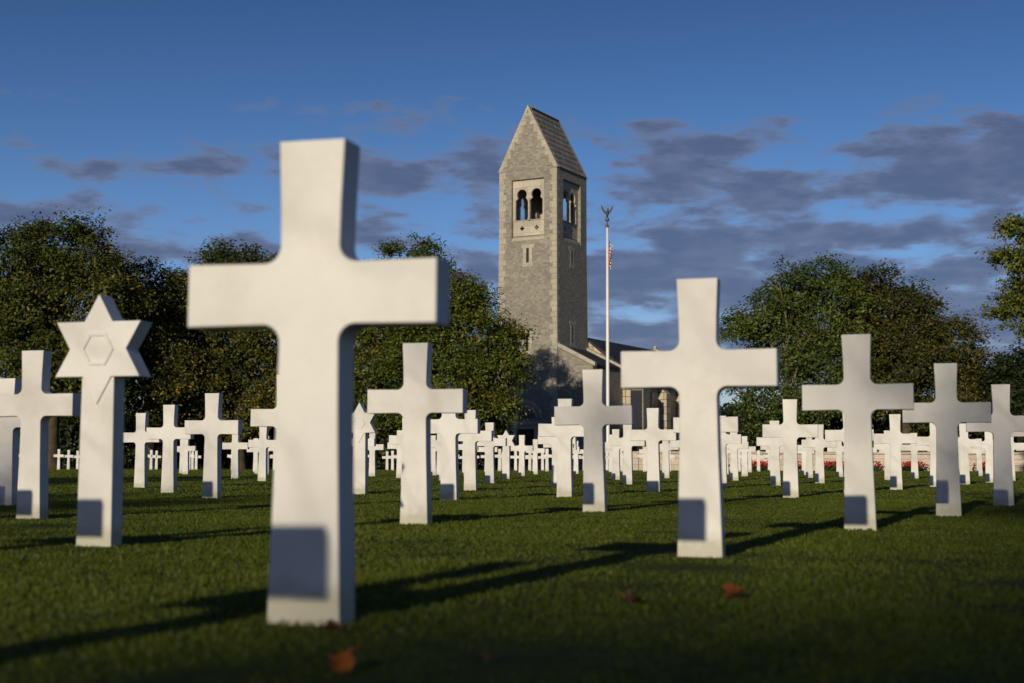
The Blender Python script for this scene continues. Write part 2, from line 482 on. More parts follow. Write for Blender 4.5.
def star_parts():
    cz, Ro = 0.835, 0.235
    ri = Ro / math.sqrt(3)
    pts = []
    for i in range(6):
        a = R(90 + 60 * i)
        pts.append((Ro * math.cos(a), cz + Ro * math.sin(a)))
        a = R(120 + 60 * i)
        pts.append((ri * math.cos(a), cz + ri * math.sin(a)))
    def mk(name, pts, y0, y1, bev):
        bm = bmesh.new(); prism(bm, pts, 'y', y0, y1)
        bmesh.ops.recalc_face_normals(bm, faces=bm.faces)
        es = [e for e in bm.edges if abs(e.verts[0].co.y - e.verts[1].co.y) < 1e-6]
        bmesh.ops.bevel(bm, geom=es, offset=bev, segments=2, profile=0.5, affect='EDGES')
        bmesh.ops.triangulate(bm, faces=[f for f in bm.faces if len(f.verts) > 4])
        me = bpy.data.meshes.new(name); bm.to_mesh(me); bm.free(); me.materials.append(MARBLE)
        return me
    star = mk('star', pts, -0.009, T - 0.002, 0.003)
    stem = mk('stem', [(-0.0865, -0.12), (0.0865, -0.12), (0.0835, 0.0), (0.0765, 0.78), (-0.0765, 0.78), (-0.0835, 0.0)], 0.0, T - 0.006, 0.003)
    bm = bmesh.new()
    def hexagon(r): return [(r * math.cos(R(60 * i)), cz + r * math.sin(R(60 * i))) for i in range(6)]
    plate(bm, hexagon(0.079), [hexagon(0.064)], 'y', -0.0145, -0.004)
    bmesh.ops.recalc_face_normals(bm, faces=bm.faces)
    hexa = bpy.data.meshes.new('hexagon_ring'); bm.to_mesh(hexa); bm.free(); hexa.materials.append(MARBLE)
    return star, stem, hexa

CROSS = cross_mesh()
STAR, STEM, HEXA = star_parts()

QX = [-0.44895, 1.15671, 2.49844, 0.00486, -0.01858, -0.00656]
QY = [3.15356, 2.3022, -0.61087, 0.0039, -0.05437, -0.03374]
def lattice(i, k):
    e = max(0, i - 13); j = min(i, 13)
    b = (1, j, k, j * j, j * k, k * k)
    X = sum(q * c for q, c in zip(QX, b)); Y = sum(q * c for q, c in zip(QY, b))
    if e:
        dX = QX[1] + 2 * 13 * QX[3] + QX[4] * k; dY = QY[1] + 26 * QY[3] + QY[4] * k
        X += e * dX; Y += e * dY
    return X, Y
FIXED = {(0, 0): (-0.4585, 3.163, 0.0), (1, 0): (0.715, 5.448, -0.009), (2, 0): (1.911, 7.854, 0.0), (3, 0): (3.067, 10.043, -0.001), (4, 0): (4.343, 12.618, 0.0), (2, -1): (-0.581, 8.478, -0.001), (3, -1): (0.619, 10.785, -0.001), (5, -1): (3.065, 15.704, 0.008), (2, -2): (-3.064, 9.065, -0.005), (1, -1): (-1.776, 6.09, 0.0), (7, -5): (-4.775, 27.278, 0.03), (8, -6): (-5.957, 30.709, 0.03), (4, -3): (-3.081, 14.59, 0.003), (4, -2): (-0.622, 14.04, 0.003), (5, -4): (-4.206, 17.451, 0.004), (5, -2): (0.579, 15.801, 0.012), (5, -3): (-1.805, 16.851, 0.01), (6, -5): (-5.325, 20.429, 0.01), (6, -3): (-0.561, 19.184, 0.016), (6, -2): (1.823, 18.405, 0.018)}
STARS = {(1, -1), (5, -3), (10, -5), (7, -7), (23, -9), (22, -17), (24, -14)}
ORD = ['', 'first', 'second', 'third', 'fourth', 'fifth', 'sixth', 'seventh', 'eighth', 'ninth', 'tenth', 'eleventh', 'twelfth', 'thirteenth', 'fourteenth', 'fifteenth', 'sixteenth', 'seventeenth', 'eighteenth', 'nineteenth', 'twentieth', 'twenty-first', 'twenty-second', 'twenty-third', 'twenty-fourth', 'twenty-fifth', 'twenty-sixth', 'twenty-seventh', 'twenty-eighth']
HAND = {
    (0, 0): 'largest white marble cross, standing nearest of all left of the tower',
    (1, -1): 'large white marble star headstone with a carved hexagon, left of the largest cross',
    (1, 0): 'second largest white marble cross, right of the flagpole and chapel',
    (2, -2): 'tall white cross directly left of the large star headstone, its lower stem in shade',
    (2, -1): 'tall white marble cross just right of the largest cross, before the round leafy tree',
    (2, 0): 'half shaded white cross, third in the line running back right from the largest cross',
    (3, 0): 'grey shaded white cross, fourth in the line running back right from the largest cross',
    (4, 0): 'grey shaded white cross, fifth in the line running back right from the largest cross',
    (3, -1): 'white cross mottled with tree shade, standing directly in front of the flagpole foot',
    (3, -2): 'white cross almost wholly hidden by the largest cross, one arm showing on its left',
    (3, -3): 'shaded white cross farthest left, half hidden behind the cross beside the large star',
}
# places in the rows where other headstones cover everything: nothing of them shows
HIDDEN = {(4, -4), (5, -5), (6, -6), (6, -4), (9, -6), (10, -7), (10, -2), (12, -8), (12, -4), (13, -9), (13, -8), (14, -5), (21, -21), (21, -16), (21, -14), (21, -10), (21, -8), (22, -24), (22, -22), (22, -17), (22, -16), (22, -14), (22, -8), (23, -26), (23, -25), (23, -18), (23, -17), (23, -15), (23, -12), (23, -9), (23, -7), (24, -18), (24, -16), (24, -11), (24, -9), (25, -11), (25, -10), (25, -9), (26, -10)}
def build_headstones():
    todo = []
    for i in list(range(0, 16)) + list(range(21, 27)):
        row = []
        for k in range(-30, 8):
            if (i, k) in HIDDEN: continue
            if (i, k) in FIXED: X, Y, Z = FIXED[(i, k)]; Z += GZ0
            else:
                X, Y = lattice(i, k); Z = gz(Y)
                X += random.uniform(-.025, .025); Y += random.uniform(-.03, .03)
            if Y < 2 or Y > 95: continue
            x0, y0 = project(X - 0.3, Y, Z + 0.7); x1, _ = project(X + 0.3, Y, Z + 0.7)
            inside = x1 > 2 and x0 < 1022
            extra = (i, k) in ((0, -1), (-1, 0))
            if 14 <= i <= 15 and x0 < 520: continue
            if i > 20 and (x0 > 790 or Y > 84): continue
            if (i, k) not in FIXED and ((7 <= i <= 11 and x0 < 228) or (12 <= i <= 13 and x0 < 165)): continue
            if inside: row.append((x0, i, k, X, Y, Z))
        row.sort()
        todo.append(row)
    # one headstone outside the view: its arm throws the dark block seen on the foot of the largest cross
    made_star = None
    far = 0
    for row in todo:
        if not row: continue
        if row[0][1] > 20: far += 1
        for n, (x0, i, k, X, Y, Z) in enumerate(row, 1):
            star = (i, k) in STARS
            kind = 'star headstone' if star else 'cross'
            if (i, k) in HAND: lab = HAND[(i, k)]
            elif i > 20: lab = 'distant white %s, %s from the left in the %s row of the far plot' % (kind, ORD[n], ORD[far])
            else: lab = 'white marble %s, %s from the left in the %s row behind the largest cross' % (kind, ORD[n], ORD[i])
            rz = -R(15.0) + random.gauss(0, R(0.5))
            tx, ty = random.gauss(0, R(0.25)), random.gauss(0, R(0.25))
            if (i, k) == (0, 0): tx, ty, rz = 0.0, R(0.3), -R(15.5)
            if star:
                o = empty('star_headstone', (X, Y, Z), rz)
                for nm, me in (('star', STAR), ('stem', STEM), ('hexagon_ring', HEXA)):
                    link(bpy.data.objects.new(nm, me), o)
                o.scale = (1, 1, 1.011)
                tag(o, lab, 'headstone', 'star headstones among the crosses')
            else:
                o = bpy.data.objects.new('cross_headstone', CROSS); link(o)
                o.location = (X, Y, Z); o.rotation_euler = (tx, ty, rz); o.scale = (1, 1, 1.011)
                tag(o, lab, 'headstone', 'white cross headstones in rows on the lawn')
    for (i, k, lab) in ((-1, 0, 'white marble cross on the lawn beside the viewpoint, sunward of the largest cross'),
                        (0, -1, 'white marble cross on the lawn left of the largest cross, sunward of the large star'),
                        (1, -2, 'white marble cross on the lawn farthest left of the large star'),
                        (2, -3, 'white marble cross on the lawn left of the cross beside the large star')):
        X, Y = lattice(i, k)
        o = bpy.data.objects.new('cross_headstone', CROSS); link(o)
        o.location = (X, Y, gz(Y)); o.rotation_euler = (0, 0, -R(15))
        tag(o, lab, 'headstone', 'white cross headstones in rows on the lawn')
build_headstones()

# ------------------------------------------------------------------ trees
def branch_set(base, top_z, spread, seed, n_limbs=7, r0=0.35, bend=0.3, start=0.3, squash=1.0):
    rr = random.Random(seed)
    V, Q = [], []
    def add(pts, rad, n=7):
        v, q = tube_np(pts, rad, n)
        off = len(V); V.extend(v); Q.extend([tuple(i + off for i in f) for f in q])
    ax, ay, az = base
    h = top_z - az
    trunk = [Vector((ax, ay, az - 0.3))]
    for i in range(1, 7):
        t = i / 6
        trunk.append(Vector((ax + rr.uniform(-1, 1) * bend * t, ay + rr.uniform(-1, 1) * bend * t, az + h * 0.8 * t)))
    add(trunk, [r0 * 1.35] + [r0 * (1 - 0.85 * (i / 6)) for i in range(1, 7)], 9)
    for j in range(n_limbs):
        t = start + (0.75 - start) * j / max(1, n_limbs - 1)
        p = trunk[1] .lerp(trunk[6], t)
        a = j * 2.4 + rr.uniform(-.4, .4)
        L = spread * rr.uniform(0.7, 1.0) * (1.0 - 0.4 * t)
        pts = [p]
        for s in range(1, 6):
            u = s / 5
            pts.append(p + Vector((math.cos(a) * L * u, math.sin(a) * L * u * squash, h * 0.30 * u ** 0.8)) + Vector((rr.uniform(-.15, .15), rr.uniform(-.15, .15), rr.uniform(-.1, .2))) * L * 0.25)
        add(pts, [r0 * 0.45 * (1 - 0.8 * s / 5) for s in range(6)], 6)
        for q in (2, 3, 4):
            a2 = a + rr.choice((-1, 1)) * rr.uniform(0.5, 1.0)
            l2 = L * 0.45
            e = [pts[q] + Vector((math.cos(a2) * l2 * u, math.sin(a2) * l2 * u, l2 * 0.5 * u)) for u in (0, .35, .7, 1)]
            add(e, [r0 * 0.2 * (1 - 0.8 * u) for u in (0, .35, .7, 1)], 5)
    return np.array([tuple(v) for v in V]), np.array(Q)

def foliage(lobes, n_clumps, per, leaf, seed, clump_r=0.9, up=0.3, inner=0.2, droop=0.0, tips=0.0):
    """leaf-sized rhombs in clumps spread through and over the lobes. lobes: (cx,cy,cz,rx,ry,rz)"""
    g = np.random.default_rng(seed)
    lob = np.array(lobes, dtype=float)
    area = lob[:, 3] * lob[:, 5]; area /= area.sum()
    pick = g.choice(len(lob), n_clumps, p=area)
    d = g.normal(size=(n_clumps, 3)); d[:, 2] = d[:, 2] * 0.95 + 0.15
    d /= np.linalg.norm(d, axis=1, keepdims=True)
    rad = np.where(g.random(n_clumps) < inner, g.uniform(0.3, 0.8, n_clumps), g.uniform(0.80, 1.06, n_clumps))
    cen = lob[pick, :3] + d * lob[pick, 3:] * rad[:, None]
    cr = clump_r * g.uniform(0.45, 1.25, n_clumps)
    cnt = np.maximum(6, (per * (cr / clump_r) ** 1.7 * g.uniform(0.6, 1.3, n_clumps)).astype(int))
    idx = np.repeat(np.arange(n_clumps), cnt)
    n = len(idx)
    off = g.normal(size=(n, 3)) * 0.5
    off[:, 2] *= 0.65
    P = cen[idx] + off * cr[idx][:, None]
    if droop:
        P[:, 2] -= droop * (off[:, 0] ** 2 + off[:, 1] ** 2) * cr[idx]
    P[:, 2] = np.maximum(P[:, 2], 0.25)
    nn = g.normal(size=(n, 3)); nn[:, 2] = np.abs(nn[:, 2]) + up
    nn += d[idx] * 0.7
    nn /= np.linalg.norm(nn, axis=1, keepdims=True)
    tmp = g.normal(size=(n, 3))
    a = np.cross(nn, tmp); a /= np.linalg.norm(a, axis=1, keepdims=True)
    b = np.cross(nn, a)
    s = leaf * g.uniform(0.6, 1.35, n)[:, None]
    fold = nn * s * 0.16
    V = np.concatenate([P - a * s, P - b * s * 0.55 + fold, P + a * s, P + b * s * 0.55 + fold])
    i = np.arange(n)
    return V, np.stack([i, i + n, i + 2 * n, i + 3 * n], 1)

def tree(name, label, cat, group, base, lobes, leaf_mat, bark_mat, seed, n_clumps, per, leaf, r0=0.35, spread=None, limbs=7, clump_r=0.9, droop=0.0, inner=0.2, bend=0.3, start=0.3):
    root = empty(name, base)
    top = max(l[2] + l[5] * 0.8 for l in lobes)
    sp = spread or max(l[3] for l in lobes) * 1.0
    bx, by, bz = base
    V, Q = branch_set((0, 0, 0), top - bz, sp, seed, limbs, r0, bend, start)
    mesh_np('trunk', V, Q, bark_mat, root, smooth=True)
    V, Q = foliage(lobes, n_clumps, per, leaf, seed + 50, clump_r, 0.3, inner, droop)
    V = V - np.array([bx, by, bz])
    mesh_np('crown', V, Q, leaf_mat, root)
    return tag(root, label, cat, group)

def lobes_px(D, items, ry=1.0):
    """crown lobes given as pixel ellipses (cx, cy, rx, ry) seen at depth D"""
    out = []
    for it in items:
        cx, cy, rx, rz = it[:4]
        dd = D + (it[4] if len(it) > 4 else 0.0)
        X, Y, Z = unproj(cx, cy, dd)
        k = dd / F
        out.append((X, Y, Z, rx * k, rx * k * ry, rz * k))
    return out

OAK = m_leaf('oak_leaf', [(0.0, (0.032, 0.046, 0.009)), (0.45, (0.061, 0.078, 0.012)), (0.78, (0.112, 0.115, 0.017)), (1.0, (0.207, 0.165, 0.024))])
GOLDEN = m_leaf('turning_leaf', [(0.0, (0.029, 0.041, 0.009)), (0.5, (0.059, 0.068, 0.011)), (0.8, (0.116, 0.105, 0.015)), (0.94, (0.268, 0.189, 0.020)), (1.0, (0.342, 0.220, 0.024))])
LIME = m_leaf('lime_leaf', [(0.0, (0.034, 0.056, 0.009)), (0.5, (0.076, 0.102, 0.013)), (0.87, (0.140, 0.154, 0.022)), (0.98, (0.220, 0.183, 0.030)), (1.0, (0.244, 0.134, 0.030))])
ASH = m_leaf('ash_leaf', [(0.0, (0.029, 0.051, 0.010)), (0.5, (0.063, 0.090, 0.016)), (1.0, (0.134, 0.159, 0.029))])
RUST = m_leaf('rusty_leaf', [(0.0, (0.027, 0.037, 0.010)), (0.5, (0.054, 0.061, 0.012)), (0.8, (0.100, 0.088, 0.017)), (1.0, (0.171, 0.107, 0.024))])
DEEP = m_leaf('deep_green_leaf', [(0.0, (0.014, 0.022, 0.007)), (0.6, (0.024, 0.035, 0.010)), (1.0, (0.042, 0.052, 0.015))])

LEFT_G, RIGHT_G = 'trees edging the lawn on the left', 'trees edging the lawn on the right'
def gnd(px, D):
    X = (px - 512) / F * D
    return (X, D, gz(D))

tree('oak_tree', 'tall broad dark oak farthest left, behind the large star headstone', 'tree', LEFT_G, gnd(52, 84),
     lobes_px(84, [(60, 268, 52, 42), (8, 282, 60, 52), (95, 300, 42, 50), (30, 350, 70, 60), (-45, 300, 60, 70), (70, 370, 55, 48), (30, 240, 34, 16), (78, 236, 30, 14)]), OAK, BARK, 11, 560, 230, 0.105, r0=0.55, clump_r=1.0, inner=0.3)
tree('oak_tree', 'dark tree with yellow lower leaves, between the star and the largest cross', 'tree', LEFT_G, gnd(150, 90),
     lobes_px(90, [(150, 300, 40, 38), (175, 330, 42, 50), (128, 335, 36, 50), (150, 380, 52, 50)]), GOLDEN, BARK, 12, 380, 230, 0.105, r0=0.45, clump_r=0.95, inner=0.3)
tree('oak_tree', 'dense tree showing above and below the left arm of the largest cross', 'tree', LEFT_G, gnd(240, 92),
     lobes_px(92, [(232, 285, 42, 38), (262, 290, 32, 34), (245, 330, 50, 50), (250, 395, 52, 45), (205, 385, 36, 42)]), GOLDEN, BARK, 13, 400, 230, 0.105, r0=0.45, clump_r=0.95, inner=0.3)
tree('oak_tree', 'dark tree mostly hidden behind the stem of the largest cross', 'tree', LEFT_G, gnd(318, 98),
     lobes_px(98, [(318, 300, 42, 40), (330, 350, 48, 50), (310, 395, 50, 45)]), GOLDEN, BARK, 14, 300, 120, 0.14, r0=0.4, clump_r=0.95, inner=0.3)
tree('lime_tree', 'round leafy green tree standing left of the bell tower', 'tree', LEFT_G, gnd(425, 94),
     lobes_px(94, [(412, 272, 38, 34), (445, 300, 42, 40), (400, 320, 44, 50), (470, 335, 40, 46), (430, 370, 58, 52), (490, 375, 36, 42), (380, 390, 40, 46), (470, 410, 50, 28), (508, 352, 18, 30)]), LIME, BARK, 15, 760, 200, 0.105, r0=0.5, clump_r=0.85, inner=0.3)
tree('ash_tree', 'feathery green tree with pale bare limbs, right of the second largest cross', 'tree', RIGHT_G, gnd(789, 97),
     lobes_px(97, [(810, 285, 38, 28), (770, 315, 34, 24), (740, 330, 18, 16), (835, 310, 36, 34), (790, 345, 42, 26), (828, 375, 40, 44), (745, 385, 18, 30), (775, 410, 26, 30)]), ASH, PALE_BARK, 16, 460, 150, 0.115, r0=0.26, spread=4.6, limbs=9, clump_r=0.9, droop=0.25, inner=0.2, bend=0.5, start=0.22)
tree('maple_tree', 'rusty brown rounded tree right of the feathery green one', 'tree', RIGHT_G, gnd(905, 99),
     lobes_px(99, [(880, 302, 34, 32), (905, 325, 40, 40), (862, 335, 32, 48), (945, 348, 36, 30), (905, 375, 60, 50), (970, 372, 26, 26), (950, 400, 44, 34)]), RUST, BARK, 17, 560, 190, 0.115, r0=0.42, clump_r=0.95, inner=0.3)
tree('oak_tree', 'nearer tree at the far right whose ragged boughs reach in from the side', 'tree', RIGHT_G, gnd(1075, 62),
     lobes_px(62, [(1026, 230, 22, 13), (1004, 226, 14, 7), (1014, 258, 24, 9), (1000, 262, 12, 5), (1052, 280, 40, 30), (1016, 304, 22, 10), (1000, 312, 12, 5), (1075, 240, 50, 40), (1085, 320, 50, 50), (1016, 328, 14, 6)]), LIME, BARK, 18, 430, 110, 0.085, r0=0.4, clump_r=0.5)
tree('yew_tree', 'dark low evergreen at the far right under the reaching boughs', 'tree', RIGHT_G, gnd(1020, 97),
     lobes_px(97, [(1018, 375, 24, 28), (1040, 395, 36, 40), (1005, 405, 24, 34)]), DEEP, BARK, 19, 240, 100, 0.15, r0=0.3, clump_r=0.9)

def shrub(label, px, D, lobes, mat, seed, n, group):
    b = gnd(px, D)
    root = empty('laurel_shrub', b)
    rr = random.Random(seed)
    V, Q = [], []
    for j in range(5):
        a = j * 1.3
        v, q = tube_np([(0, 0, -0.1), (math.cos(a) * .3, math.sin(a) * .3, 0.8), (math.cos(a) * .9, math.sin(a) * .9, 2.0)], [0.09, 0.06, 0.02], 5)
        o = len(V); V += v; Q += [tuple(i + o for i in f) for f in q]
    mesh_np('stem', np.array([tuple(v) for v in V]), np.array(Q), BARK, root)
    V, Q = foliage(lobes, n, 60, 0.17, seed, 0.9)
    mesh_np('foliage', V - np.array(b), Q, mat, root)
    tag(root, label, 'shrub', group)
for j, px in enumerate((15, 75, 130, 185, 240, 300, 360, 415, 465)):
    where = ['farthest left', 'behind the star stone', 'right of the star stone'][j] if j < 3 else '%s from the left' % ORD[j + 1]
    shrub('dark evergreen shrub in the left hedge line under the trees, %s' % where, px, 103, lobes_px(103, [(px, 420, 38, 36), (px + 14, 445, 36, 26), (px - 12, 452, 34, 16)]), DEEP, 200 + j, 190, 'dark shrubs under the left trees')
for j, px in enumerate((715, 748, 800, 850, 900, 950, 1000, 1045)):
    shrub('dark evergreen shrub behind the terrace wall under the right trees, %s from the left' % ORD[j + 1], px, 104, lobes_px(104, [(px, 432, 32, 18), (px + 10, 445, 34, 22), (px + 20, 420, 24, 14)]), DEEP, 230 + j, 130, 'dark shrubs behind the terrace wall')

# trees standing behind the viewpoint: the low sun comes through them and dapples the lawn
def sunward(w, along, z):
    """w: across the sun's path, along: down the sun's path"""
    sx, sy = math.sin(SUN_AZ), math.cos(SUN_AZ)
    return (w * sy + along * sx, -w * sx + along * sy, z)
def shade_tree(label, w, along, lobes, n, per, seed):
    root_p = sunward(w, along, 0)
    L = [(*sunward(a, along + e, z), rx, rx, rz) for (a, e, z, rx, rz) in lobes]
    tree('oak_tree', label, 'tree', 'trees behind the viewpoint', root_p, L, OAK, BARK, seed, n, per, 0.15, r0=0.4, clump_r=0.8, inner=0.35)
K0 = 60 * math.tan(SUN_EL)
shade_tree('broad oak behind the viewpoint, shading the lawn right of the largest cross', 2.9, -60,
           [(2.7, 0, K0 + 1.4, 3.0, 5.0), (-0.35, 1, K0 + 3.2, 0.5, 1.4), (-3.25, 0.5, K0 + 2.95, 0.22, 0.3), (-3.2, 0.9, K0 + 2.85, 0.22, 0.3), (-3.3, 0.2, K0 + 2.95, 0.25, 0.25), (-3.22, 0.0, K0 + 2.9, 0.2, 0.3), (1.0, 0, K0 + 0.2, 2.2, 1.4), (-2.2, 0.5, K0 - 1.0, 2.2, 1.2)], 340, 34, 61)
shade_tree('round oak behind the viewpoint, shading the crosses left of the large star', -10, -60,
           [(-9.9, 0, K0 - 1.35, 5.2, 4.1)], 330, 90, 62)
shade_tree('tall oak behind the viewpoint, farthest left, shading the lawn at far left', -19, -60,
           [(-19, 0, K0 + 0.5, 5.2, 6.2)], 330, 90, 63)

# ------------------------------------------------------------------ bell tower
AL = R(28.0)
def tower_origin():
    return ((557 - 512) / F * 116.0, 116.0, 0.0)
def build_tower():
    o = tower_origin()
    W, D = 5.4, 5.8
    root = empty('bell_tower', o, -AL)
    tag(root, 'tall grey granite bell tower with a steep gabled roof and arched belfry openings', 'tower')
    zb, zl, ze, za = 19.1, 24.25, 25.1, 30.4
    P = 1.18
    bm = bmesh.new()
    box(bm, -W, 0, 0, D, -0.5, zb)
    for (a, b) in ((-W, -W + P), (-P, 0)):
        for (c, d) in ((0, P), (D - P, D)):
            box(bm, a, b, c, d, zb + 0.003, zl - 0.003)
    box(bm, -W, 0, 0, D, zl, ze)
    for (a, b) in ((0, 0.6), (D - 0.6, D)):
        prism(bm, [(-W, ze + 0.003), (0, ze + 0.003), (-W / 2, za - 0.05)], 'y', a, b)
    wall = obj_bm('wall', bm, TOWER_STONE, root)
    # roof slabs with stepped courses and crest
    for s in (-1, 1):
        bm = bmesh.new()
        n = 10
        for i in range(n):
            t0, t1 = i / n, (i + 1) / n
            def pt(t, off):
                hx = (W / 2) * (1 - t)
                return (-W / 2 + s * (hx + off), ze + (za - ze) * t)
            a, b, c, d = pt(t0, 0.12), pt(t1, 0.07), pt(t1, -0.25), pt(t0, -0.25)
            prism(bm, [a, b, c, d], 'y', 0.34, D - 0.34)
        obj_bm('roof_slope', bm, ROOF_STONE, root)
    for (a, b) in ((-0.03, 0.34), (D - 0.34, D + 0.03)):
        bm = bmesh.new()
        for s in (-1, 1):
            prism(bm, [(-W / 2 + s * (W / 2 + 0.12), ze - 0.05), (-W / 2 + s * 0.0, za + 0.18), (-W / 2 + s * 0.0, za - 0.28), (-W / 2 + s * (W / 2 - 0.26), ze - 0.05)], 'y', a, b)
        obj_bm('gable_coping', bm, QUOIN, root)
    bm = bmesh.new()
    for i in range(11):
        y = 0.5 + i * (D - 1.0) / 10
        box(bm, -W / 2 - 0.07, -W / 2 + 0.07, y - 0.13, y + 0.13, za - 0.1, za + 0.13)
    obj_bm('roof_ridge', bm, PALE_STONE, root)
    # quoins, alternating long and short, one run up each front corner
    for (cx, sx) in ((-W, 1), (0, -1)):
        bm = bmesh.new()
        z, i = 0.1, 0
        while z < ze - 0.35:
            h = 0.40 + 0.06 * ((i * 7) % 3)
            l1, l2 = (0.58, 0.36) if i % 2 else (0.36, 0.58)
            x0, x1 = sorted((cx - sx * 0.008, cx + sx * (l1 + 0.05 * ((i * 5) % 3))))
            box(bm, x0, x1, -0.008, l2, z + 0.012, z + h - 0.012)
            z += h; i += 1
        obj_bm('quoin', bm, QUOIN, root)
    # toothed stones up the two edges of the front gable
    for s in (-1, 1):
        bm = bmesh.new()
        for q in range(15):
            t = (q + 0.5) / 15.5
            hx = (W / 2) * (1 - t)
            L = 0.50 if q % 2 else 0.30
            zc = ze + (za - ze) * t
            xb = -W / 2 + s * max(0.02, hx - L)
            x_out = -W / 2 + s * (W / 2) * (1 - (q + 1.0) / 15.5)
            x0, x1 = sorted((x_out, xb))
            if x1 - x0 > 0.08: box(bm, x0, x1, -0.012, 0.05, zc - 0.16, zc + 0.16)
        obj_bm('gable_stone', bm, QUOIN, root)
    # belfry screens: two arched lights over a pierced parapet, on all four faces
    def arch(cx):
        w, r = 0.59, 0.46
        pts = [(cx - w, 20.85), (cx + w, 20.85), (cx + w, 22.5), (cx + 0.39, 22.68)]
        zc = 23.0
        for i in range(0, 15):
            a = R(-32 + i * (244 / 14))
            pts.append((cx + r * math.cos(a), zc + r * math.sin(a)))
        pts += [(cx - 0.39, 22.68), (cx - w, 22.5)]
        return pts
    def quatre(cx, cz):
        pts = []
        for i in range(24):
            a = 2 * math.pi * i / 24
            r = 0.13 + 0.08 * abs(math.cos(2 * a))
            pts.append((cx + r * math.cos(a), cz + r * math.sin(a)))
        return pts
    def face(axis, c, a, b):
        hw = (c[1] - c[0]) / 2; m = (c[0] + c[1]) / 2
        bm = bmesh.new()
        plate(bm, [(c[0] + .003, 20.78), (c[1] - .003, 20.78), (c[1] - .003, zl - .004), (c[0] + .003, zl - .004)], [arch(m - 0.68), arch(m + 0.68)], axis, a, b)
        scr = obj_bm('belfry_screen', bm, PALE_STONE, root)
        bm = bmesh.new()
        plate(bm, [(c[0] + .003, zb + 0.42), (c[1] - .003, zb + 0.42), (c[1] - .003, 20.775), (c[0] + .003, 20.775)], [quatre(m - 0.68, 20.15), quatre(m + 0.68, 20.15)], axis, a + 0.06 if b > a else a - .06, b)
        obj_bm('parapet', bm, PALE_STONE, scr)
        bm = bmesh.new()
        lo, hi = min(a, b), max(a, b)
        if axis == 'y':
            out = (lo - 0.20, hi) if a < D / 2 else (lo, hi + 0.20)
            prism(bm, [(out[0], zb + .003), (out[1], zb + .003), (out[1], zb + 0.415), (out[0], zb + 0.415 if a > D / 2 else zb + 0.2)], 'x', c[0] + .004, c[1] - .004)
        else:
            out = (lo - 0.20, hi) if a < -W / 2 else (lo, hi + 0.20)
            prism(bm, [(out[0], zb + .003), (out[1], zb + .003), (out[1], zb + 0.415 if a < -W / 2 else zb + .2), (out[0], zb + 0.415)], 'y', c[0] + .004, c[1] - .004)
        obj_bm('sill', bm, PALE_STONE, scr)
        # slender shaft with capital on the middle pier
        bm = bmesh.new()
        f = min(a, b) - 0.03 if (axis == 'y' and a < D / 2) or (axis == 'x' and a < -W / 2) else max(a, b) + 0.03
        for mm in (m, ):
            cx, cy = (mm, f) if axis == 'y' else (f, mm)
            lathe(bm, [(0.12, 20.8), (0.12, 20.93), (0.08, 21.0), (0.075, 22.3), (0.10, 22.36), (0.15, 22.56), (0.15, 22.64)], 12, cx, cy)
        obj_bm('column', bm, PALE_STONE, scr, smooth=False)
    face('y', (-W + P, -P), 0.24, 0.46)
    face('y', (-W + P, -P), D - 0.24, D - 0.46)
    face('x', (P, D - P), -0.24, -0.46)
    face('x', (P, D - P), -W + 0.24, -W + 0.46)
    # moulded frame round the front and right recesses
    # slit windows
    def slit(axis, c, z0, z1, p):
        bm = bmesh.new()
        for (a, b, e, g) in ((c - 0.42, c - 0.13, z0 - .1, z1 + .1), (c + 0.13, c + 0.42, z0 - .1, z1 + .1), (c - 0.6, c + 0.6, z1 + .103, z1 + 0.42), (c - 0.5, c + 0.5, z0 - 0.42, z0 - .103)):
            if axis == 'y': box(bm, a, b, -0.02, 0.05, e, g)
            else: box(bm, -0.05, 0.012, a, b, e, g)
        s = obj_bm('slit_window', bm, QUOIN, root)
        bm = bmesh.new()
        if axis == 'y': box(bm, c - 0.127, c + 0.127, -0.006, 0.04, z0 - .098, z1 + .1)
        else: box(bm, -0.04, 0.006, c - 0.127, c + 0.127, z0 - .098, z1 + .1)
        obj_bm('pane', bm, DARK, s)  # solid dark panel, the shade inside the slit is put into its colour
    slit('y', -W / 2, 17.3, 18.3, 0)
    slit('y', -W / 2, 9.9, 11.2, 0)
    slit('x', D / 2, 17.3, 18.3, 0)
    slit('x', D / 2, 10.7, 12.0, 0)
    # round arched window with rings of voussoirs, ledge and door in the foot of the tower
    cx = -W / 2 - 0.05
    bm = bmesh.new()
    for (r0, r1, pr) in ((1.22, 1.5, 0.10), (0.85, 1.1, 0.06)):
        n = 16
        for i in range(n):
            a0, a1 = math.pi * (i + 0.05) / n, math.pi * (i + 0.95) / n
            prism(bm, [(cx + r0 * math.cos(a0), 4.25 + r0 * math.sin(a0)), (cx + r1 * math.cos(a0), 4.25 + r1 * math.sin(a0)), (cx + r1 * math.cos(a1), 4.25 + r1 * math.sin(a1)), (cx + r0 * math.cos(a1), 4.25 + r0 * math.sin(a1))], 'y', -pr, 0.05)
    aw = obj_bm('arched_window', bm, PALE_STONE, root)
    bm = bmesh.new()
    prism(bm, [(cx + 0.84 * math.cos(math.pi * i / 14), 4.25 + 0.84 * math.sin(math.pi * i / 14)) for i in range(15)], 'y', -0.012, 0.04)
    obj_bm('pane', bm, GLASS, aw)
    bm = bmesh.new(); box(bm, cx - 1.9, cx + 1.9, -0.25, 0.05, 3.7, 3.95)
    obj_bm('ledge', bm, PALE_STONE, root)
    bm = bmesh.new(); box(bm, cx - 0.75, cx + 0.75, -0.05, 0.04, 0.35, 3.35)
